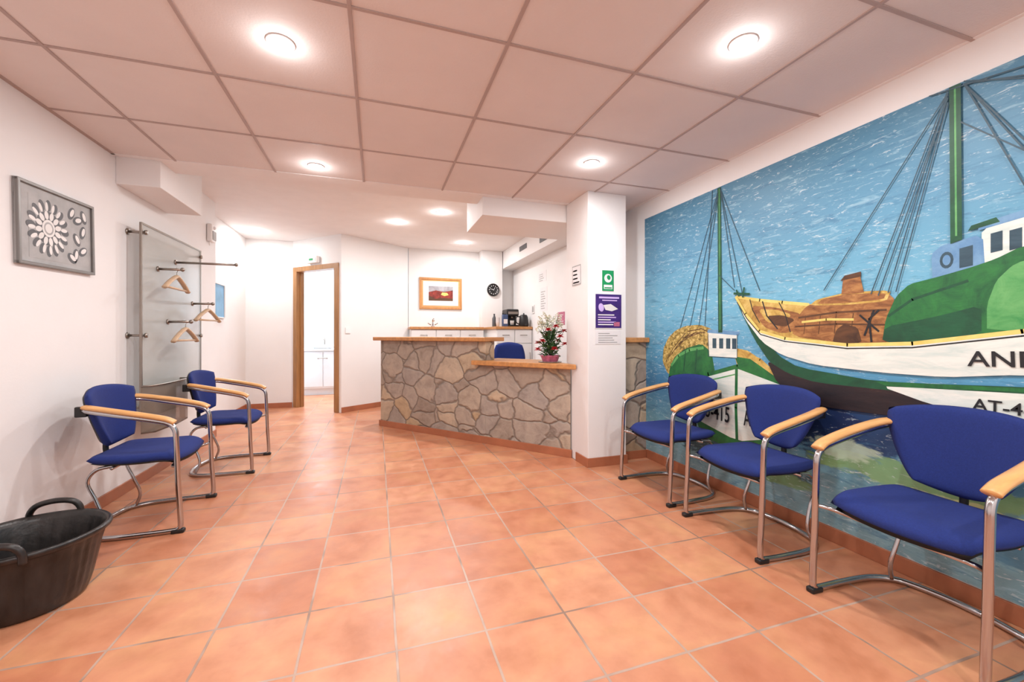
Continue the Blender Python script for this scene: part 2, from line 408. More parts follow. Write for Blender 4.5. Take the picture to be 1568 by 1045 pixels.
b.box((L-.175, .2, .2), (L-.168, .72, .9), 'doorwood', .003); b.box((L-.175, .2, 1.05), (L-.168, .72, 1.85), 'doorwood', .003)
b.tube([(L-.17, .75, 1.0), (L-.22, .75, 1.0), (L-.23, .7, 1.0), (L-.23, .64, 1.0)], .008, 'steel')
b.done('door_1', dm)
b = MB()
b.box((.38, -.06, 2.125), (.60, -.001, 2.225), 'white', .012); b.box((.40, -.066, 2.145), (.58, -.058, 2.205), 'paper', .003)
b.box((.45, -.069, 2.16), (.53, -.065, 2.19), 'green', 0)
b.done('emergency_light', dm)
b = MB()
b.box((-1.45, 8.15, .12), (-.4, 8.68, .80), 'bathtile', .006)
b.box((-1.44, 8.2, 0), (-.41, 8.66, .12), 'bathtile')
for i in range(2):
    b.box((-1.43+.52*i, 8.135, .15), (-.93+.52*i, 8.155, .78), 'bathtile', .006)
b.tube([(-1.0, 8.13, .66), (-1.0, 8.11, .67), (-.86, 8.11, .67), (-.86, 8.13, .66)], .006, 'steel')
b.box((-1.48, 8.12, .80), (-.38, 8.69, .84), 'porcelain', .008)
b.lathe([(.0, .842), (.12, .845), (.19, .90), (.21, .905), (.205, .89), (.15, .835)], 'porcelain', T3(-.95, 8.38, 0))
b.tube([(-.95, 8.62, .84), (-.95, 8.62, 1.0), (-.95, 8.57, 1.04), (-.95, 8.5, 1.0)], .014, 'steel')
b.done('bathroom_vanity')
b = MB(); b.tube([(-1.94, 7.9, 1.35), (-1.86, 7.9, 1.35), (-1.86, 8.3, 1.35), (-1.94, 8.3, 1.35)], .009, 'chrome', res=1)
b.box((-1.885, 7.95, .95), (-1.84, 8.25, 1.36), 'bluepic', .012)
b.done('towel_rail')
b = MB(); mm_ = BW(-1.22, 1.30, 8.7)
b.box((-.10, -.17, .001), (.10, .17, .06), 'porcelain', .02); b.box((-.06, -.165, .058), (.06, -.12, .064), 'grey', .004)
b.done('paper_towel_dispenser', mm_)

# ------------------------------------------------------------ reception counter
A = Vector((.044, 5.17)); Bp = Vector((1.655, 3.26))
cd = (Bp-A).normalized(); CL = (Bp-A).length
cn = Vector((-cd.y, cd.x))
if cn.dot(Vector((1, 1))) < 0: cn = -cn
cm = Matrix.Identity(4)
for i, c in enumerate((cd, cn)):
    cm[0][i] = c.x; cm[1][i] = c.y
cm[0][3] = A.x; cm[1][3] = A.y
kx = CL*.615
def xend(yl, X=1.628):
    return (X-A.x-cn.x*yl)/cd.x
b = MB()
b.box((0, 0, 0), (kx, .16, 1.02), 'stone', .006)
b.prism([(kx-.001, 0), (xend(0), 0), (xend(.16), .16), (kx-.001, .16)], 0, .785, 'stone', bevel=.004)
b.box((0, .16, .0), (.16, .62, 1.02), 'stone', .006)
b.box((-.07, -.06, 1.02), (kx+.03, .30, 1.062), 'wood', .006)
b.box((-.07, .28, 1.02), (.22, .70, 1.062), 'wood', .006)
b.prism([(kx-.13, -.07), (xend(-.07), -.07), (xend(.42), .42), (kx-.13, .42)], .785, .83, 'wood', bevel=.006)
b.box((.2, .16, .70), (kx-.14, .75, .735), 'wood', .005)
b.box((kx-.3, .18, 0), (kx-.27, .7, .70), 'white', .003)
b.box((-.004, -.014, 0), (xend(-.014)-.004, .004, .07), 'base', .002)
b.box((-.014, -.014, 0), (.004, .60, .07), 'base', .002)
b.done('reception_counter', cm)
b = MB()
b.box((2.003, 3.09, 0), (XR-.001, 3.33, 1.02), 'stone', .004)
b.box((2.003, 3.04, 1.02), (XR-.002, 3.38, 1.062), 'wood', .006)
b.box((2.014, 3.078, 0), (XR-.001, 3.092, .07), 'base')
b.done('stone_half_wall')

b = MB(); mo = T3(1.66, 5.10, 0) @ RZ(-pi/2-.2)
def obP(s, t):
    T_ = (t+1)/2; yy = s*math.sqrt(1-.35*t*t); zz = t*math.sqrt(1-.3*s*s)
    return (-.22+.05*s*s-.03*T_, .22*yy, .75+.24*zz)
b.pillow(obP, lambda s, t: (1, -.4*s, 0), .07, 'blue')
b.pillow(lambda s, t: (.02+.22*t*math.sqrt(1-.3*s*s), .23*s*math.sqrt(1-.3*t*t), .46), lambda s, t: (0, 0, 1), .08, 'blue')
b.tube([(-.27, 0, .75), (-.3, 0, .6), (-.25, 0, .44), (-.05, 0, .42)], .02, 'black')
b.lathe([(.03, .06), (.03, .25), (.018, .25), (.018, .43)], 'black', None, 16)
for i in range(5):
    a = 2*pi*i/5; c, s_ = math.cos(a), math.sin(a)
    b.tube([(0, 0, .1), (.15*c, .15*s_, .09), (.27*c, .27*s_, .065)], .018, 'black')
    b.sphere((.27*c, .27*s_, .028), .028, 'black')
b.done('office_chair', mo)

# ------------------------------------------------------------ waiting chairs
def wait_chair(x, y, rot):
    mx = T3(x, y, 0) @ RZ(rot)
    b = MB()
    side = lambda s: [(-.215, s*.205, .685), (-.16, s*.245, .68), (-.02, s*.258, .65), (.12, s*.262, .618), (.175, s*.262, .598),
                      (.20, s*.262, .565), (.206, s*.262, .50), (.215, s*.262, .26), (.226, s*.262, .06), (.218, s*.262, .022), (.185, s*.262, .014),
                      (.05, s*.262, .014), (-.1, s*.25, .014), (-.19, s*.20, .014)]
    pts = side(1) + [(-.225, .1, .014), (-.235, 0, .014), (-.225, -.1, .014)] + side(-1)[::-1]
    b.tube(pts, .0132, 'chrome', seg=12, res=5)
    for s in (1, -1):
        b.tube([(.20, s*.262, .604), (.185, s*.263, .614), (.15, s*.264, .63), (.05, s*.264, .656), (-.06, s*.258, .680), (-.15, s*.245, .698), (-.195, s*.23, .704)],
               .026, 'armwood', seg=14, res=5, ry=.0135)
        b.box((.185, s*.262-.017, 0), (.245, s*.262+.017, .022), 'black', .006)
        b.tube([(-.10, s*.18, .375), (-.17, s*.19, .36), (-.205, s*.19, .30), (-.17, s*.19, .20), (-.14, s*.20, .10), (-.165, s*.212, .02)], .009, 'chrome', seg=8)
        b.box((-.25, s*.2-.012, .65), (-.2, s*.2+.012, .705), 'black', .005)
    b.tube([(.208, .262, .365), (.17, .2, .358), (.17, 0, .356), (.17, -.2, .358), (.208, -.262, .365)], .009, 'chrome', seg=8)
    b.tube([(-.1, .2, .366), (-.1, -.2, .366)], .009, 'chrome', seg=8, res=1)
    def sP(s, t):
        yy = s*math.sqrt(1-.22*t*t); xx = t*math.sqrt(1-.18*s*s)
        z = .40-.03*max(0, t-.5)**2*4+.012*s*s+.008*t*t
        return (-.005+.215*xx, .243*yy, z)
    b.pillow(sP, lambda s, t: (0.1*t, 0, 1), .055, 'blue', 24, 24)
    b.pillow(lambda s, t: (lambda p: (p[0]*.94, p[1]*.94, p[2]-.022))(sP(s, t)), lambda s, t: (0, 0, 1), .028, 'black', 12, 12)
    def bP(s, t):
        T_ = (t+1)/2
        w = .125+.120*(min(1, T_*1.12)**.75)
        yy = s*math.sqrt(1-.10*t*t)
        z = .450+.335*T_ + .012*(1-s*s)*max(0, t) - .022*abs(s)**3*max(0, t)
        if t < 0: z += .035*s*s*(-t)
        return (-.195-.050*T_+.060*s*s, w*yy, z)
    b.pillow(bP, lambda s, t: (1, -.5*s, .15), .040, 'blue', 24, 24)
    b.pillow(lambda s, t: (lambda p: (p[0]-.016, p[1]*.95, .62+(p[2]-.62)*.95))(bP(s, t)), lambda s, t: (1, -.5*s, .15), .03, 'black', 14, 14)
    b.tube([(-.215, 0, .5), (-.215, 0, .42), (-.19, 0, .375), (-.1, 0, .366)], .014, 'black', seg=8)
    return b.done('waiting_chair', mx)
wait_chair(1.972, 2.415, pi+.02)
wait_chair(1.965, 1.735, pi-.05)
wait_chair(1.960, .98, pi-.03)
wait_chair(-1.255, 2.965, 0.03)
wait_chair(-1.155, 3.96, 0.0)

# ------------------------------------------------------------ tub
b = MB(); mt = T3(-1.345, 2.19, 0)
b.lathe([(0, .0), (.165, .0), (.178, .012), (.19, .06), (.205, .14), (.215, .2), (.226, .245), (.236, .252), (.246, .262), (.248, .272), (.240, .280), (.228, .276), (.218, .255),
         (.196, .14), (.170, .022), (0, .018)], 'tub', None, 144, wob=lambda a, z: .02*math.sin(2*a+.6)*(z/.27) + .008*math.sin(36*a)*(1 if .02 < z < .25 else 0)+.004*math.sin(7*a))
for a in (1.75, 1.75+pi):
    c, s_ = math.cos(a), math.sin(a); px, py = -s_, c
    r0 = .238
    P = [(r0*c+px*w, r0*s_+py*w, z) for w, z in ((-.085, .25), (-.08, .29), (-.055, .318), (0, .328), (.055, .318), (.08, .29), (.085, .25))]
    b.tube(P, .0125, 'tub')
b.done('rubber_tub', mt)

# ------------------------------------------------------------ left wall picture
def ell(cx, cy, rx, ry, rot, z, n=14):
    return [(cx+rx*math.cos(t)*math.cos(rot)-ry*math.sin(t)*math.sin(rot), cy+rx*math.cos(t)*math.sin(rot)+ry*math.sin(t)*math.cos(rot), z)
            for t in [2*pi*i/n for i in range(n)]]
def framed(name, mx, w, h, fw, fmat, inner, art=None, tilt=0):
    b = MB(); mx = mx @ Matrix.Rotation(tilt, 4, 'Z'); I = Matrix.Identity(4)
    W, H = w/2, h/2
    b.box((-W, -H, .002), (W, H, .012), inner, 0)
    b.box((-W, -H, .001), (-W+fw, H, .025), fmat, .003); b.box((W-fw, -H, .001), (W, H, .025), fmat, .003)
    b.box((-W, -H, .001), (W, -H+fw, .0245), fmat, .003); b.box((-W, H-fw, .001), (W, H, .0245), fmat, .003)
    if art: art(b, I)
    return b.done(name, mx)
def art_rosette(b, mx):
    z = .0130
    b.box((-.2, -.165, .012), (.24, .15, .0128), 'grey', 0, mx)
    cx, cy = -.07, .0
    for k in range(16):
        a = 2*pi*k/16
        b.poly(ell(cx+.118*math.cos(a), cy+.118*math.sin(a), .030, .019, a, z+.0002), 'dgrey', mx)
        b.poly(ell(cx+.112*math.cos(a+.1), cy+.112*math.sin(a+.1), .024, .010, a+.1, z+.0005), 'lgrey', mx)
    b.poly(ell(cx, cy, .088, .088, 0, z+.0004, 30), 'dgrey', mx)
    for k in range(12):
        a = 2*pi*k/12+.2
        b.poly(ell(cx+.068*math.cos(a), cy+.068*math.sin(a), .022, .014, a, z+.0006), 'lgrey', mx)
    b.poly(ell(cx, cy, .045, .045, 0, z+.0007, 24), 'lgrey', mx)
    b.poly(ell(cx, cy, .033, .033, 0, z+.0008, 24), 'grey', mx)
    b.poly(ell(cx, cy, .024, .024, 0, z+.0009, 16), 'lgrey', mx)
    for (x, y, r) in ((.15, .09, .3), (.19, .03, 1.2), (.14, -.02, 2.2), (.19, -.08, .5), (.13, -.11, 1.4), (.2, .12, 2.0), (.1, .12, 1), (.1, -.13, 2.6)):
        b.poly(ell(x, y, .04, .024, r, z+.0004), 'dgrey', mx)
        b.poly(ell(x+.006, y+.004, .026, .013, r, z+.0009), 'lgrey', mx)
framed('framed_print', LW(2.865, 1.64), .555, .41, .016, 'frame', 'grey', art_rosette, .03)

# ------------------------------------------------------------ coat rack
b = MB(); xp = -1.55
b.box((xp-.005, 3.505, .50), (xp+.005, 4.51, 1.858), 'glass', .002)
for yy in (3.505, 4.51):
    b.box((xp-.008, yy-.006, .50), (xp+.008, yy+.006, 1.862), 'steel', .002)
b.box((xp-.008, 3.5, 1.852), (xp+.008, 4.515, 1.866), 'steel', .002); b.box((xp-.008, 3.5, .494), (xp+.008, 4.515, .508), 'steel', .002)
for yy in (3.53, 4.48):
    for zz in (1.80, 1.08, .58):
        b.tube([(XL+.001, yy, zz), (xp+.02, yy, zz)], .009, 'steel', res=1)
        b.tube([(XL+.001, yy, zz), (XL+.008, yy, zz)], .022, 'steel', res=1, seg=16)
        b.tube([(xp+.012, yy, zz), (xp+.025, yy, zz)], .016, 'steel', res=1, seg=16)
pegs = [(4.0, 1.67, .43), (3.72, 1.574, .16), (4.32, 1.36, .16), (3.87, 1.186, .16)]
for yy, zz, ln in pegs:
    b.tube([(xp, yy, zz), (xp+ln, yy, zz+.002)], .009, 'steel', res=1, seg=12)
    b.sphere((xp+ln, yy, zz+.002), .015, 'steel'); b.tube([(xp+.004, yy, zz), (xp+.014, yy, zz)], .02, 'steel', res=1, seg=16)
w0, w1 = xp+.01, xp+.095
b.prism([(w0, 3.48), (w1-.02, 3.52), (w1, 3.78), (w1-.02, 4.04), (w0, 4.08), (w0, 4.065), (w1-.03, 4.026), (w1-.01, 3.78), (w1-.03, 3.534), (w0, 3.495)], .40, .73, 'glassbin')
b.prism([(w0, 3.48), (w1-.02, 3.52), (w1, 3.78), (w1-.02, 4.04), (w0, 4.08)], .40, .41, 'steel')
b.tube([(w0, 3.48, .73), (w1-.02, 3.52, .73), (w1, 3.78, .73), (w1-.02, 4.04, .73), (w0, 4.08, .73)], .006, 'steel')
b.done('coat_rack')
def hanger(y, z, x, rot):
    b = MB()
    b.tube([(0, -.20, -.150), (0, -.12, -.10), (0, -.03, -.058), (0, 0, -.05), (0, .03, -.058), (0, .12, -.10), (0, .20, -.150)], .018, 'hangwood', ry=.012)
    b.tube([(0, -.185, -.142), (0, .185, -.142)], .008, 'hangwood', res=1)
    b.tube([(0, 0, -.05), (0, 0, -.02), (0, .018, -.004), (0, .016, .012), (0, 0, .016), (0, -.014, .008)], .0025, 'steel', seg=6)
    b.done('coat_hanger', T3(x, y, z) @ RZ(rot))
hanger(3.72, 1.572, xp+.125, .02); hanger(4.32, 1.358, xp+.125, -.12); hanger(3.87, 1.184, xp+.125, -.02)

b = MB(); ms_ = LW(4.98, 2.13)
b.box((-.06, -.09, .001), (.06, .09, .05), 'white', .012); b.box((-.045, -.07, .05), (.045, .02, .056), 'grey', .003)
b.sphere((0, .055, .05), .018, 'porcelain')
b.tube([(-.03, -.09, .02), (-.03, -.13, .02)], .006, 'white', res=1)
b.done('alarm_siren', ms_)
framed('blue_picture', LW(5.75, 1.5, -1.82), .5, .42, .015, 'white', 'bluepic')

# ------------------------------------------------------------ back area
def art_orange(b, mx):
    b.box((-.29, -.20, .012), (.29, .20, .0135), 'paper', 0, mx)
    b.box((-.2, -.12, .0135), (.2, .12, .0145), 'prred', 0, mx)
    b.poly([(-.2, .12, .015), (-.2, .02, .015), (-.08, .05, .015), (.05, .03, .015), (.2, .06, .015), (.2, .12, .015)], 'prsky', mx)
    b.poly([(-.2, -.12, .0152), (.2, -.12, .0152), (.2, -.08, .0152), (.05, -.07, .0152), (-.1, -.09, .0152), (-.2, -.03, .0152)], 'p_dbrown', mx)
    b.poly([(.02, .02, .0155), (.1, .015, .0155), (.13, -.02, .0155), (.06, -.04, .0155), (.0, -.02, .0155)], 'p_yellow', mx)
framed('framed_painting', BW(1.01, 1.775, 6.86), .70, .52, .035, 'wood', 'armwood', art_orange)
b = MB(); mc = BW(1.855, 1.845, 6.66)
b.lathe([(0, .001), (.105, .001), (.108, .01), (.1, .03), (.092, .03), (.088, .022), (0, .02)], 'black', None, 36)
for k in range(12):
    a = 2*pi*k/12; b.poly(ell(.07*math.sin(a), .07*math.cos(a), .008, .008, 0, .0235, 8), 'paper')
b.poly([(-.003, -.01, .025), (.003, -.01, .025), (.03, .04, .025), (.025, .043, .025)], 'paper')
b.poly([(.0, -.004, .026), (.0, .004, .026), (-.06, .02, .026), (-.06, .016, .026)], 'paper')
b.done('wall_clock', mc)
def cabinet(name, x0, x1, y0, y1, h, nd):
    b = MB()
    b.box((x0, y0+.02, .08), (x1, y1, h-.04), 'white', .003); b.box((x0+.02, y0+.05, 0), (x1-.02, y1, .08), 'grey')
    w = (x1-x0)/nd
    for i in range(nd):
        b.box((x0+w*i+.005, y0, .1), (x0+w*(i+1)-.005, y0+.02, h-.26), 'white', .004)
        b.box((x0+w*i+.005, y0, h-.25), (x0+w*(i+1)-.005, y0+.02, h-.05), 'white', .004)
        cx = x0+w*(i+.5)
        b.tube([(cx-.05, y0, h-.13), (cx-.05, y0-.025, h-.13), (cx+.05, y0-.025, h-.13), (cx+.05, y0, h-.13)], .005, 'steel', res=1)
        b.tube([(cx+.1, y0, h-.4), (cx+.1, y0-.025, h-.4), (cx+.1, y0-.025, h-.5), (cx+.1, y0, h-.5)], .005, 'steel', res=1)
    b.box((x0-.02, y0-.02, h-.04), (x1, y1, h), 'wood', .005)
    return b.done(name)
cabinet('sink_cabinet', .50, 1.64, 6.45, 6.855, 1.215, 3)
b = MB(); b.lathe([(.03, 1.216), (.03, 1.23), (.015, 1.235), (.015, 1.27)], 'chrome', T3(.86, 6.72, 0), 16)
b.tube([(.86, 6.72, 1.26), (.86, 6.72, 1.31), (.86, 6.68, 1.345), (.86, 6.6, 1.34), (.86, 6.57, 1.31)], .011, 'chrome')
b.tube([(.83, 6.72, 1.25), (.78, 6.72, 1.28)], .008, 'chrome', res=1); b.tube([(.89, 6.72, 1.25), (.94, 6.72, 1.28)], .008, 'chrome', res=1)
b.done('kitchen_faucet')
cabinet('kitchen_cabinet', 1.70, 2.268, 5.9, 6.655, 1.215, 2)
b = MB(); me_ = T3(2.04, 6.28, 1.216)
b.box((-.1, -.13, 0), (.1, .15, .03), 'black', .008); b.box((-.1, .0, .03), (.1, .15, .24), 'black', .015)
b.box((-.1, -.13, .17), (.1, .15, .28), 'black', .018); b.tube([(0, -.08, .17), (0, -.08, .14)], .015, 'steel', res=1)
b.lathe([(.028, .03), (.034, .1), (.03, .1), (.024, .035)], 'white', T3(0, -.08, 0), 20); b.box((-.08, -.133, .2), (.08, -.129, .24), 'steel', 0)
b.done('coffee_machine', me_)
b = MB(); b.box((1.83, 6.0, 1.216), (1.91, 6.08, 1.40), 'cup', .008); b.box((1.84, 5.998, 1.26), (1.90, 6.001, 1.33), 'paper'); b.lathe([(.025, 1.40), (.025, 1.415), (0, 1.418)], 'black', T3(1.87, 6.04, 0), 16)
b.done('coffee_tin')
b = MB(); b.lathe([(0, 0), (.07, 0), (.08, .02), (.065, .15), (.05, .18), (.01, .19), (.01, .21), (0, .212)], 'black')
b.tube([(-.06, 0, .155), (-.12, 0, .145), (-.12, 0, .065), (-.07, 0, .035)], .009, 'black')
b.done('kettle', T3(2.16, 5.99, 1.216))
b = MB(); b.lathe([(0, 0), (.03, 0), (.033, .01), (.033, .13), (.014, .17), (.013, .2), (.015, .205), (0, .207)], 'dgrey', None, 20); b.done('bottle', T3(1.76, 6.25, 1.216))
b = MB()
for i in range(3): b.lathe([(.022, .0+.03*i), (.032, .075+.03*i), (.033, .078+.03*i), (.029, .078+.03*i), (.02, .004+.03*i), (0, .003+.03*i)], 'paper', None, 20)
b.done('paper_cups', T3(1.76, 6.05, 1.216))
def sheet(name, mx, w, h, mats, z=.002):
    b = MB(); b.box((-w/2, -h/2, .0005), (w/2, h/2, z), mats[0], 0)
    for (x0, y0, x1, y1, mt) in mats[1:]:
        b.box((x0*w-w/2, y0*h-h/2, z-.0005), (x1*w-w/2, y1*h-h/2, z+.001), mt, 0)
    return b.done(name, mx)
lines = lambda n, mt='grey', y0=.1, y1=.9: [(.12, y0+(y1-y0)*i/n, .55+.33*random.random(), y0+(y1-y0)*(i+.35)/n, mt) for i in range(n)]
sheet('wall_notice', RW(5.45, 1.60), .26, .34, ['paper']+lines(8))
sheet('wall_notice', RW(5.5, 1.93), .3, .15, ['paper']+lines(4))
sheet('wall_poster', RW(4.86, 1.30), .22, .17, ['pink']+lines(5, 'paper'))
sheet('light_switch', RW(5.85, 1.48), .09, .13, ['white', (.15, .15, .85, .85, 'grey')], .012)
sheet('light_switch', plane_mx((-.47+.08, 6.19+.056, 1.15), (.82, .57, 0), (.57, -.82, 0)), .08, .08, ['white', (.15, .15, .85, .85, 'porcelain')], .012)
fx = BW(1.825, 1.536, 2.999)
b = MB(); b.box((-.054, -.085, 0), (.054, .085, .003), 'green', 0)
b.poly(ell(0, .02, .036, .036, 0, .0036, 20), 'paper'); b.poly(ell(.006, .026, .017, .02, .3, .0042, 14), 'green')
b.box((-.04, -.07, .003), (.04, -.035, .0036), 'paper', 0); b.box((-.034, -.065, .0036), (.034, -.055, .004), 'green', 0)
b.done('first_aid_sign', fx)
px_ = BW(1.83, 1.282, 2.999)
b = MB(); b.box((-.128, -.145, 0), (.128, .145, .003), 'paper', 0); b.box((-.122, -.14, .003), (.122, .14, .0036), 'purple', 0)
b.box((-.09, .105, .0036), (.1, .12, .0042), 'lilac', 0)
b.box((-.06, .085, .0036), (.08, .094, .0042), 'lilac', 0)
b.poly(ell(-.07, .03, .025, .035, .2, .0043), 'lilac')
b.poly([(-.05, .05, .0043), (.02, .06, .0043), (.09, .02, .0043), (.03, .0, .0043), (-.03, .01, .0043)], 'lgrey')
for i, w in enumerate((.09, .1, .07, .1, .085)):
    b.box((-.1, -.03-.02*i-.006, .0036), (-.1+w*1.7, -.03-.02*i+.003, .0042), 'lilac' if i % 2 else 'paper', 0)
b.box((.05, -.125, .0036), (.105, -.09, .0042), 'pink', 0)
b.done('purple_poster', px_)
sheet('info_sheet', BW(1.825, 1.066, 2.999), .24, .115, ['paper']+lines(5, 'grey'))
sheet('small_sign', plane_mx((1.639, 3.2, 1.6), (0, -1, 0), (-1, 0, 0)), .16, .17, ['grey', (.06, .06, .94, .94, 'paper')]+lines(4))

# ------------------------------------------------------------ flower pot
b = MB(); mp_ = T3(1.528, 3.515, .831)
b.lathe([(0, 0), (.062, 0), (.07, .01), (.085, .055), (.098, .065), (.092, .067), (.078, .055), (0, .05)], 'pink', None, 40, wob=lambda a, z: .05*math.sin(12*a)*(z/.09))
b.lathe([(0, .0), (.105, .0), (.11, .008), (.105, .01), (0, .008)], 'glassbin', None, 30)
def leafm(c, d, ln, w, mat, up=Vector((0, 0, 1))):
    d = d.normalized(); sd = d.cross(up)
    if sd.length < .1: sd = Vector((1, 0, 0))
    sd.normalize(); n = sd.cross(d)
    pts = [c, c+d*ln*.3+sd*w*.42+n*.004, c+d*ln*.6+sd*w*.5, c+d*ln-n*.012, c+d*ln*.6-sd*w*.5, c+d*ln*.3-sd*w*.42+n*.004]
    mid = c+d*ln*.5-n*.006
    t = bmesh.new(); vs = [t.verts.new(p) for p in pts]; vm = t.verts.new(mid)
    for i in range(6): t.faces.new((vs[i], vs[(i+1) % 6], vm))
    b.merge(t, mat, False, None, recalc=False)
R = random.Random(3)
for i in range(190):
    a = R.uniform(0, 2*pi); el = R.uniform(-.2, 1.3); h = R.uniform(.06, .28)
    rad = R.uniform(.01, .08)
    c = Vector((rad*math.cos(a), rad*math.sin(a), h)); d = Vector((math.cos(a)*math.cos(el), math.sin(a)*math.cos(el), math.sin(el)))
    leafm(c, d, R.uniform(.04, .065), R.uniform(.022, .034), 'leaf')
for i, (a, rad, h) in enumerate(((-2.6, .12, .2), (-2.1, .13, .30), (-1.7, .14, .13), (-1.2, .13, .24), (-.7, .14, .17), (-.3, .13, .29), (-3.0, .13, .12), (-1.5, .11, .33), (.5, .12, .2), (1.4, .12, .25), (2.4, .12, .18))):
    c = Vector((rad*math.cos(a), rad*math.sin(a), h))
    b.tube([(0, 0, .06), tuple(c*.6+Vector((0, 0, .03))), tuple(c)], .002, 'leaf', seg=5, res=3)
    for k in range(14):
        aa = 2*pi*k/14; e = .1 if k % 2 else .8
        leafm(c, Vector((math.cos(aa)*math.cos(e), math.sin(aa)*math.cos(e), math.sin(e))), .036, .026, 'red')
for i in range(20):
    a = R.uniform(0, 2*pi); rad = R.uniform(.02, .12); h = R.uniform(.30, .46)
    c = Vector((rad*math.cos(a), rad*math.sin(a), h))
    b.tube([(0, 0, .06), (c.x*.4, c.y*.4, h*.6), tuple(c)], .0018, 'leaf', seg=5, res=3)
    for k in range(18):
        leafm(c+Vector((R.uniform(-.02, .02), R.uniform(-.02, .02), R.uniform(-.05, .01))), Vector((R.uniform(-1, 1), R.uniform(-1, 1), R.uniform(-.2, 1))), .020, .015, 'petalw')
b.done('potted_flowers', mp_)

# ------------------------------------------------------------ mural
b = MB(); lay = [0]; LS = .0001
def mp(mat, pts):
    lay[0] += 1; x = XR-.003-LS*lay[0]
    if len(pts) <= 4:
        b.poly([(x, y, z) for y, z in pts], mat); return
    n = len(pts); q = []
    for i in range(n):
        p = Vector(pts[i]); r = Vector(pts[(i+1) % n])
        q.append(p*.85+r*.15); q.append(p*.5+r*.5); q.append(p*.15+r*.85)
    b.poly([(x, v.x, v.y) for v in q], mat)
def ml(mat, pts, w):
    lay[0] += 1; x = XR-.003-LS*lay[0]
    for i in range(len(pts)-1):
        p = Vector(pts[i]); q = Vector(pts[i+1]); d = (q-p).normalized(); n = Vector((-d.y, d.x))*w/2; e = d*w*.2
        b.poly([(x, *(p+n-e)), (x, *(q+n+e)), (x, *(q-n+e)), (x, *(p-n-e))], mat)
b.box((XR-.003, -.9, .078), (XR-.0005, 3.11, 2.115), 'water')
# small boat
mp('p_net', [(2.80, .76), (2.87, .86), (2.86, .97), (2.80, 1.06), (2.715, 1.12), (2.60, 1.155), (2.45, 1.16), (2.35, 1.13), (2.284, 1.09), (2.32, .98), (2.5, .86), (2.68, .76)])
for k in range(6):
    ml('p_dbrown', [(2.83-.05*k, .86+.05*k), (2.74-.06*k, .98+.03*k), (2.6-.05*k, 1.10)], .006)
mp('p_green', [(2.80, .70), (2.78, .82), (2.72, .91), (2.6, .98), (2.437, 1.02), (2.34, .96), (2.30, .78), (2.5, .70)])
ml('p_lgreen', [(2.76, .84), (2.68, .92), (2.56, .97), (2.42, .99)], .022)
ml('p_dgreen', [(2.6, .96), (2.62, .8)], .01); ml('p_dgreen', [(2.48, .98), (2.5, .8)], .01)
mp('p_tan', [(2.16, 1.0), (2.02, .98), (1.78, .80), (1.74, .76), (2.1, .82)])
mp('p_green', [(2.14, .94), (2.02, .93), (1.76, .785), (2.1, .85)])
ml('p_tan', [(2.1, .98), (1.95, .93), (1.80, .82)], .015)
mp('p_white', [(2.60, .74), (2.37, .80), (2.12, .875), (1.74, .785), (1.80, .62), (1.86, .47), (1.90, .40), (2.12, .33), (2.40, .36), (2.52, .50)])
mp('p_green', [(2.50, .46), (2.12, .38), (1.88, .45), (1.90, .39), (2.12, .315), (2.42, .34)])
ml('p_green', [(2.60, .74), (2.37, .80), (2.12, .875), (1.74, .785)], .028)
ml('p_green', [(2.125, .87), (2.13, .6), (2.12, .33)], .022)
ml('p_lgreen', [(2.58, .70), (2.37, .755), (2.14, .82)], .008)
mp('p_white', [(2.37, 1.10), (2.12, 1.085), (2.12, .93), (2.36, .93)])
mp('p_blue', [(2.38, 1.10), (2.37, 1.125), (2.10, 1.105), (2.11, 1.08)])
for y in (2.33, 2.27, 2.21, 2.16): mp('p_rope', [(y, 1.06), (y-.035, 1.06), (y-.035, .99), (y, .99)])
ml('p_rope', [(2.37, 1.09), (2.37, .93), (2.12, .93), (2.12, 1.09)], .004)
# mast 1
mp('p_dgreen', [(2.286, 2.11), (2.256, 2.11), (2.242, 1.1), (2.278, 1.1)])
ml('p_lgreen', [(2.27, 2.1), (2.262, 1.12)], .005)
for p, q in (((2.28, 2.09), (2.66, 1.13)), ((2.28, 2.07), (2.55, 1.15)), ((2.28, 2.05), (2.46, 1.15)), ((2.26, 2.1), (1.95, 1.36)), ((2.26, 2.1), (2.08, 1.36)), ((2.26, 2.1), (2.14, 1.4)), ((2.33, 2.11), (2.40, 1.15)), ((2.27, 1.5), (2.14, 1.38))):
    ml('p_rope', [p, q], .005)
# big boat interior
mp('p_tan', [(2.13, 1.35), (2.06, 1.325), (1.87, 1.285), (1.645, 1.25), (1.25, 1.25), (1.25, 1.04), (1.446, 1.027), (1.78, 1.057), (1.95, 1.104), (2.05, 1.22)])
mp('p_brown', [(2.02, 1.27), (1.85, 1.25), (1.68, 1.2), (1.66, 1.12), (1.80, 1.09), (1.92, 1.13)])
mp('p_tan', [(1.96, 1.245), (1.84, 1.235), (1.74, 1.2), (1.8, 1.15), (1.9, 1.16)])
mp('p_dbrown', [(1.90, 1.20), (1.80, 1.20), (1.72, 1.17), (1.78, 1.13), (1.86, 1.145)])
ml('p_yellow', [(2.12, 1.335), (1.95, 1.30), (1.80, 1.275), (1.645, 1.25)], .018)
ml('p_black', [(1.93, 1.29), (1.90, 1.2), (1.83, 1.12)], .008); ml('p_black', [(1.82, 1.275), (1.78, 1.2), (1.75, 1.1)], .006)
ml('p_black', [(2.02, 1.31), (2.0, 1.24), (1.95, 1.16)], .006)
mp('p_brown', [(1.74, 1.076), (1.72, 1.17), (1.66, 1.24), (1.60, 1.262), (1.446, 1.29), (1.25, 1.285), (1.25, 1.05), (1.45, 1.04)])
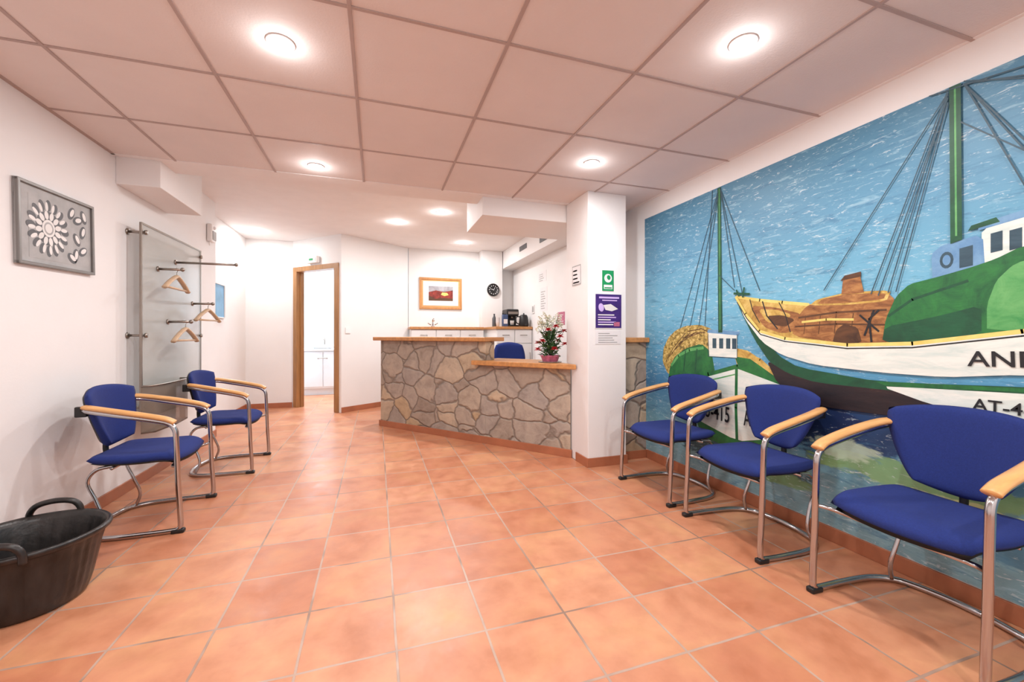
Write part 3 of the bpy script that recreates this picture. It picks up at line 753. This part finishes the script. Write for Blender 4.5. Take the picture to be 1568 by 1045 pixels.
mp('p_tan', [(1.64, 1.245), (1.60, 1.275), (1.446, 1.30), (1.26, 1.29), (1.28, 1.24), (1.45, 1.235)])
mp('p_brown', [(1.60, 1.25), (1.57, 1.275), (1.446, 1.29), (1.28, 1.28), (1.29, 1.25), (1.45, 1.245)])
ml('p_dbrown', [(1.70, 1.18), (1.5, 1.2), (1.28, 1.2)], .01); ml('p_dbrown', [(1.72, 1.13), (1.5, 1.14), (1.28, 1.13)], .008)
for yy in (1.66, 1.58, 1.50, 1.42, 1.34): ml('p_dbrown', [(yy, 1.19), (yy+.01, 1.09)], .004)
ml('p_yellow', [(1.68, 1.155), (1.55, 1.165), (1.42, 1.16)], .012)
mp('p_dbrown', [(1.52, 1.04), (1.50, 1.11), (1.46, 1.14), (1.40, 1.12), (1.38, 1.04)])
mp('p_brown', [(1.475, 1.29), (1.468, 1.36), (1.39, 1.38), (1.372, 1.29)])
mp('p_dbrown', [(1.48, 1.36), (1.46, 1.385), (1.385, 1.395), (1.385, 1.37)])
ml('p_black', [(1.37, 1.08), (1.33, 1.2)], .009); ml('p_black', [(1.39, 1.18), (1.31, 1.10)], .009)
ml('p_black', [(1.34, 1.05), (1.35, 1.16), (1.31, 1.2)], .009)
# wheelhouse
mp('p_white', [(.96, 1.50), (.853, 1.515), (.4, 1.60), (.4, 1.30), (.96, 1.33), (.96, 1.40)])
mp('p_blue', [(1.115, 1.43), (1.08, 1.46), (.957, 1.48), (.95, 1.33), (1.11, 1.30)])
mp('p_blue', [(.97, 1.52), (.40, 1.63), (.40, 1.59), (.97, 1.495)])
mp('p_dgreen', [(1.00, 1.50), (.99, 1.52), (.92, 1.535), (.91, 1.515)])
lay[0] += 1; b.poly([(XR-.003-LS*lay[0], y, z) for y, z, _ in ell(1.065, 1.395, .022, .035, 0, 0)], 'p_rope')
lay[0] += 1; b.poly([(XR-.003-LS*lay[0], y, z) for y, z, _ in ell(1.065, 1.395, .013, .022, 0, 0)], 'p_blue')
mp('p_rope', [(1.025, 1.435), (.985, 1.442), (.985, 1.36), (1.025, 1.355)])
for y in (.935, .885, .80, .70): mp('p_rope', [(y, 1.475), (y-.032, 1.48), (y-.032, 1.405), (y, 1.40)])
# canopy
mp('p_green', [(1.295, 1.05), (1.28, 1.16), (1.24, 1.26), (1.19, 1.31), (1.11, 1.325), (1.0, 1.35), (.92, 1.375), (.853, 1.41), (.5, 1.46), (.3, 1.3), (.3, 1.1), (.853, 1.09)])
mp('p_dgreen', [(1.295, 1.05), (1.285, 1.12), (1.1, 1.16), (.96, 1.20), (.96, 1.08), (1.15, 1.05)])
ml('p_dgreen', [(1.27, 1.17), (1.18, 1.24), (1.0, 1.30)], .012)
mp('p_lgreen', [(.945, 1.09), (.945, 1.20), (.92, 1.29), (.88, 1.34), (.853, 1.355), (.6, 1.40), (.45, 1.25), (.45, 1.12)])
# hull
mp('p_dgreen', [(2.12, 1.30), (2.0, 1.12), (1.92, 1.07), (1.82, .96), (1.70, .90), (1.3, .86), (.853, .89), (-.2, .95), (-.2, .86), (.853, .86), (1.28, .80), (1.6, .80), (1.76, .83), (1.88, .92), (1.98, 1.05)])
mp('p_white', [(2.125, 1.335), (2.05, 1.22), (1.95, 1.104), (1.78, 1.057), (1.446, 1.027), (1.18, 1.039), (.853, 1.09), (.3, 1.2), (-.2, 1.35), (-.2, .98), (.853, .935), (1.07, .905), (1.3, .905), (1.609, .92), (1.80, .965), (1.93, 1.04), (2.05, 1.18)])
mp('p_maroon', [(1.90, .93), (1.76, .86), (1.60, .825), (1.28, .825), (1.0, .83), (.853, .80), (.3, .79), (.3, .72), (.853, .725), (1.36, .705), (1.55, .70), (1.70, .72), (1.83, .80)])
mp('p_white', [(1.30, .84), (1.15, .85), (.853, .865), (-.2, .91), (-.2, .765), (.853, .765), (1.0, .77), (1.12, .785)])
mp('p_green', [(1.33, .862), (.853, .885), (-.2, .935), (-.2, .91), (.853, .872), (1.27, .842)])
ml('p_yellow', [(2.125, 1.335), (2.05, 1.22), (1.95, 1.108), (1.78, 1.062), (1.446, 1.032), (1.18, 1.044), (.853, 1.095), (.3, 1.2)], .017)
ml('p_black', [(2.115, 1.30), (2.04, 1.19), (1.94, 1.086), (1.78, 1.045), (1.446, 1.014), (1.18, 1.026), (.853, 1.078), (.3, 1.18)], .006)
ml('p_dgreen', [(2.10, 1.34), (2.12, 1.38)], .012); ml('p_dgreen', [(2.07, 1.33), (2.06, 1.39)], .012); ml('p_dgreen', [(2.14, 1.36), (2.02, 1.345)], .014)
# mast 2 and rigging
mp('p_dgreen', [(1.056, 2.11), (1.020, 2.11), (1.016, 1.47), (1.052, 1.46)])
ml('p_lgreen', [(1.038, 2.1), (1.034, 1.49)], .006)
for p, q in (((1.06, 2.09), (1.56, 1.32)), ((1.06, 2.07), (1.31, 1.27)), ((1.06, 2.05), (1.24, 1.28)), ((1.06, 2.1), (1.34, 1.28)), ((1.06, 2.09), (1.27, 1.28)), ((1.01, 2.1), (.84, 1.75)), ((1.01, 2.1), (.80, 1.50)), ((1.01, 2.1), (.7, 1.98)), ((1.01, 2.1), (.75, 1.62)), ((1.01, 2.11), (.6, 1.9)), ((1.02, 1.95), (.70, 1.6)), ((1.12, 2.11), (.7, 2.05))):
    ml('p_rope', [p, q], .005)
mur = b.done('wall_mural')
def label(txt, y, z, size, rot=0, sx=1):
    cu = bpy.data.curves.new('lettering', 'FONT'); cu.body = txt; cu.size = size; cu.extrude = .0003; cu.offset = size*.010
    cu.materials.append(M['p_black'])
    o = bpy.data.objects.new('lettering', cu); scene.collection.objects.link(o)
    o.matrix_world = RW(y, z, XR-.004-LS*(lay[0]+2)) @ Matrix.Rotation(rot, 4, 'Z') @ Matrix.Diagonal((sx, 1, 1, 1))
    o.parent = mur
label('ANDREA', .998, .958, .085, .03, 1.1); label('AT-4-1', .985, .785, .065, -.01, 1.0)
label('3ª-5-415', 2.49, .50, .15, -.03, .62); label('AF54', 2.06, .50, .14, .05, .55)

# ------------------------------------------------------------ lights
def downlight(x, y, z, power, warm=(1, .985, .975), glow=.07):
    b = MB(); mx = T3(x, y, z)
    b.lathe([(.044, -.001), (.053, -.001), (.054, -.004), (.050, -.006), (.044, -.005)], 'white', None, 30)
    b.lathe([(0, -.002), (.044, -.002), (.043, -.005), (0, -.0055)], 'lamp', None, 30)
    o = b.done('recessed_downlight', mx)
    ld = bpy.data.lights.new('downlight_beam', 'AREA'); ld.shape = 'DISK'; ld.size = .084; ld.energy = power*(1-glow); ld.color = warm
    lo = bpy.data.objects.new('downlight_beam', ld); scene.collection.objects.link(lo); lo.location = (0, 0, -.008); lo.parent = o
    pd = bpy.data.lights.new('downlight_glow', 'POINT'); pd.shadow_soft_size = .02; pd.energy = power*glow; pd.color = warm
    po = bpy.data.objects.new('downlight_glow', pd); scene.collection.objects.link(po); po.location = (0, 0, -.065); po.parent = o
PW = 14.5
for x, y in ((-.369, 1.871), (1.407, 1.288), (-.403, 3.154), (1.397, 2.506), (-.4, .3), (1.3, -.1), (-.4, -1.0), (1.3, -1.0)):  # last four are unseen, added over and behind the camera as fill light
    downlight(x, y, ZC, PW)
for x, y, p in ((-1.518, 6.345, 12), (.247, 5.33, 20), (.70, 4.75, 17), (1.26, 6.2, 17)):
    downlight(x, y, ZH, p)
downlight(-1.2, 7.8, ZH, 42, (.93, .97, 1)); downlight(-.4, 8.0, ZH, 42, (.93, .97, 1))

w = bpy.data.worlds.new('world'); scene.world = w; w.use_nodes = True
w.node_tree.nodes['Background'].inputs[0].default_value = (.9, .95, 1, 1); w.node_tree.nodes['Background'].inputs[1].default_value = .5
scene.view_settings.view_transform = 'Standard'
scene.view_settings.exposure = 0.0

# ------------------------------------------------------------ camera
cam = bpy.data.cameras.new('camera'); co = bpy.data.objects.new('camera', cam); scene.collection.objects.link(co)
cam.sensor_width = 36; cam.lens = 14.46; cam.shift_y = -.0054; cam.clip_start = .02
co.location = (0, 0, 1.08); co.rotation_euler = (pi/2, 0, -math.radians(18.2))
scene.camera = co
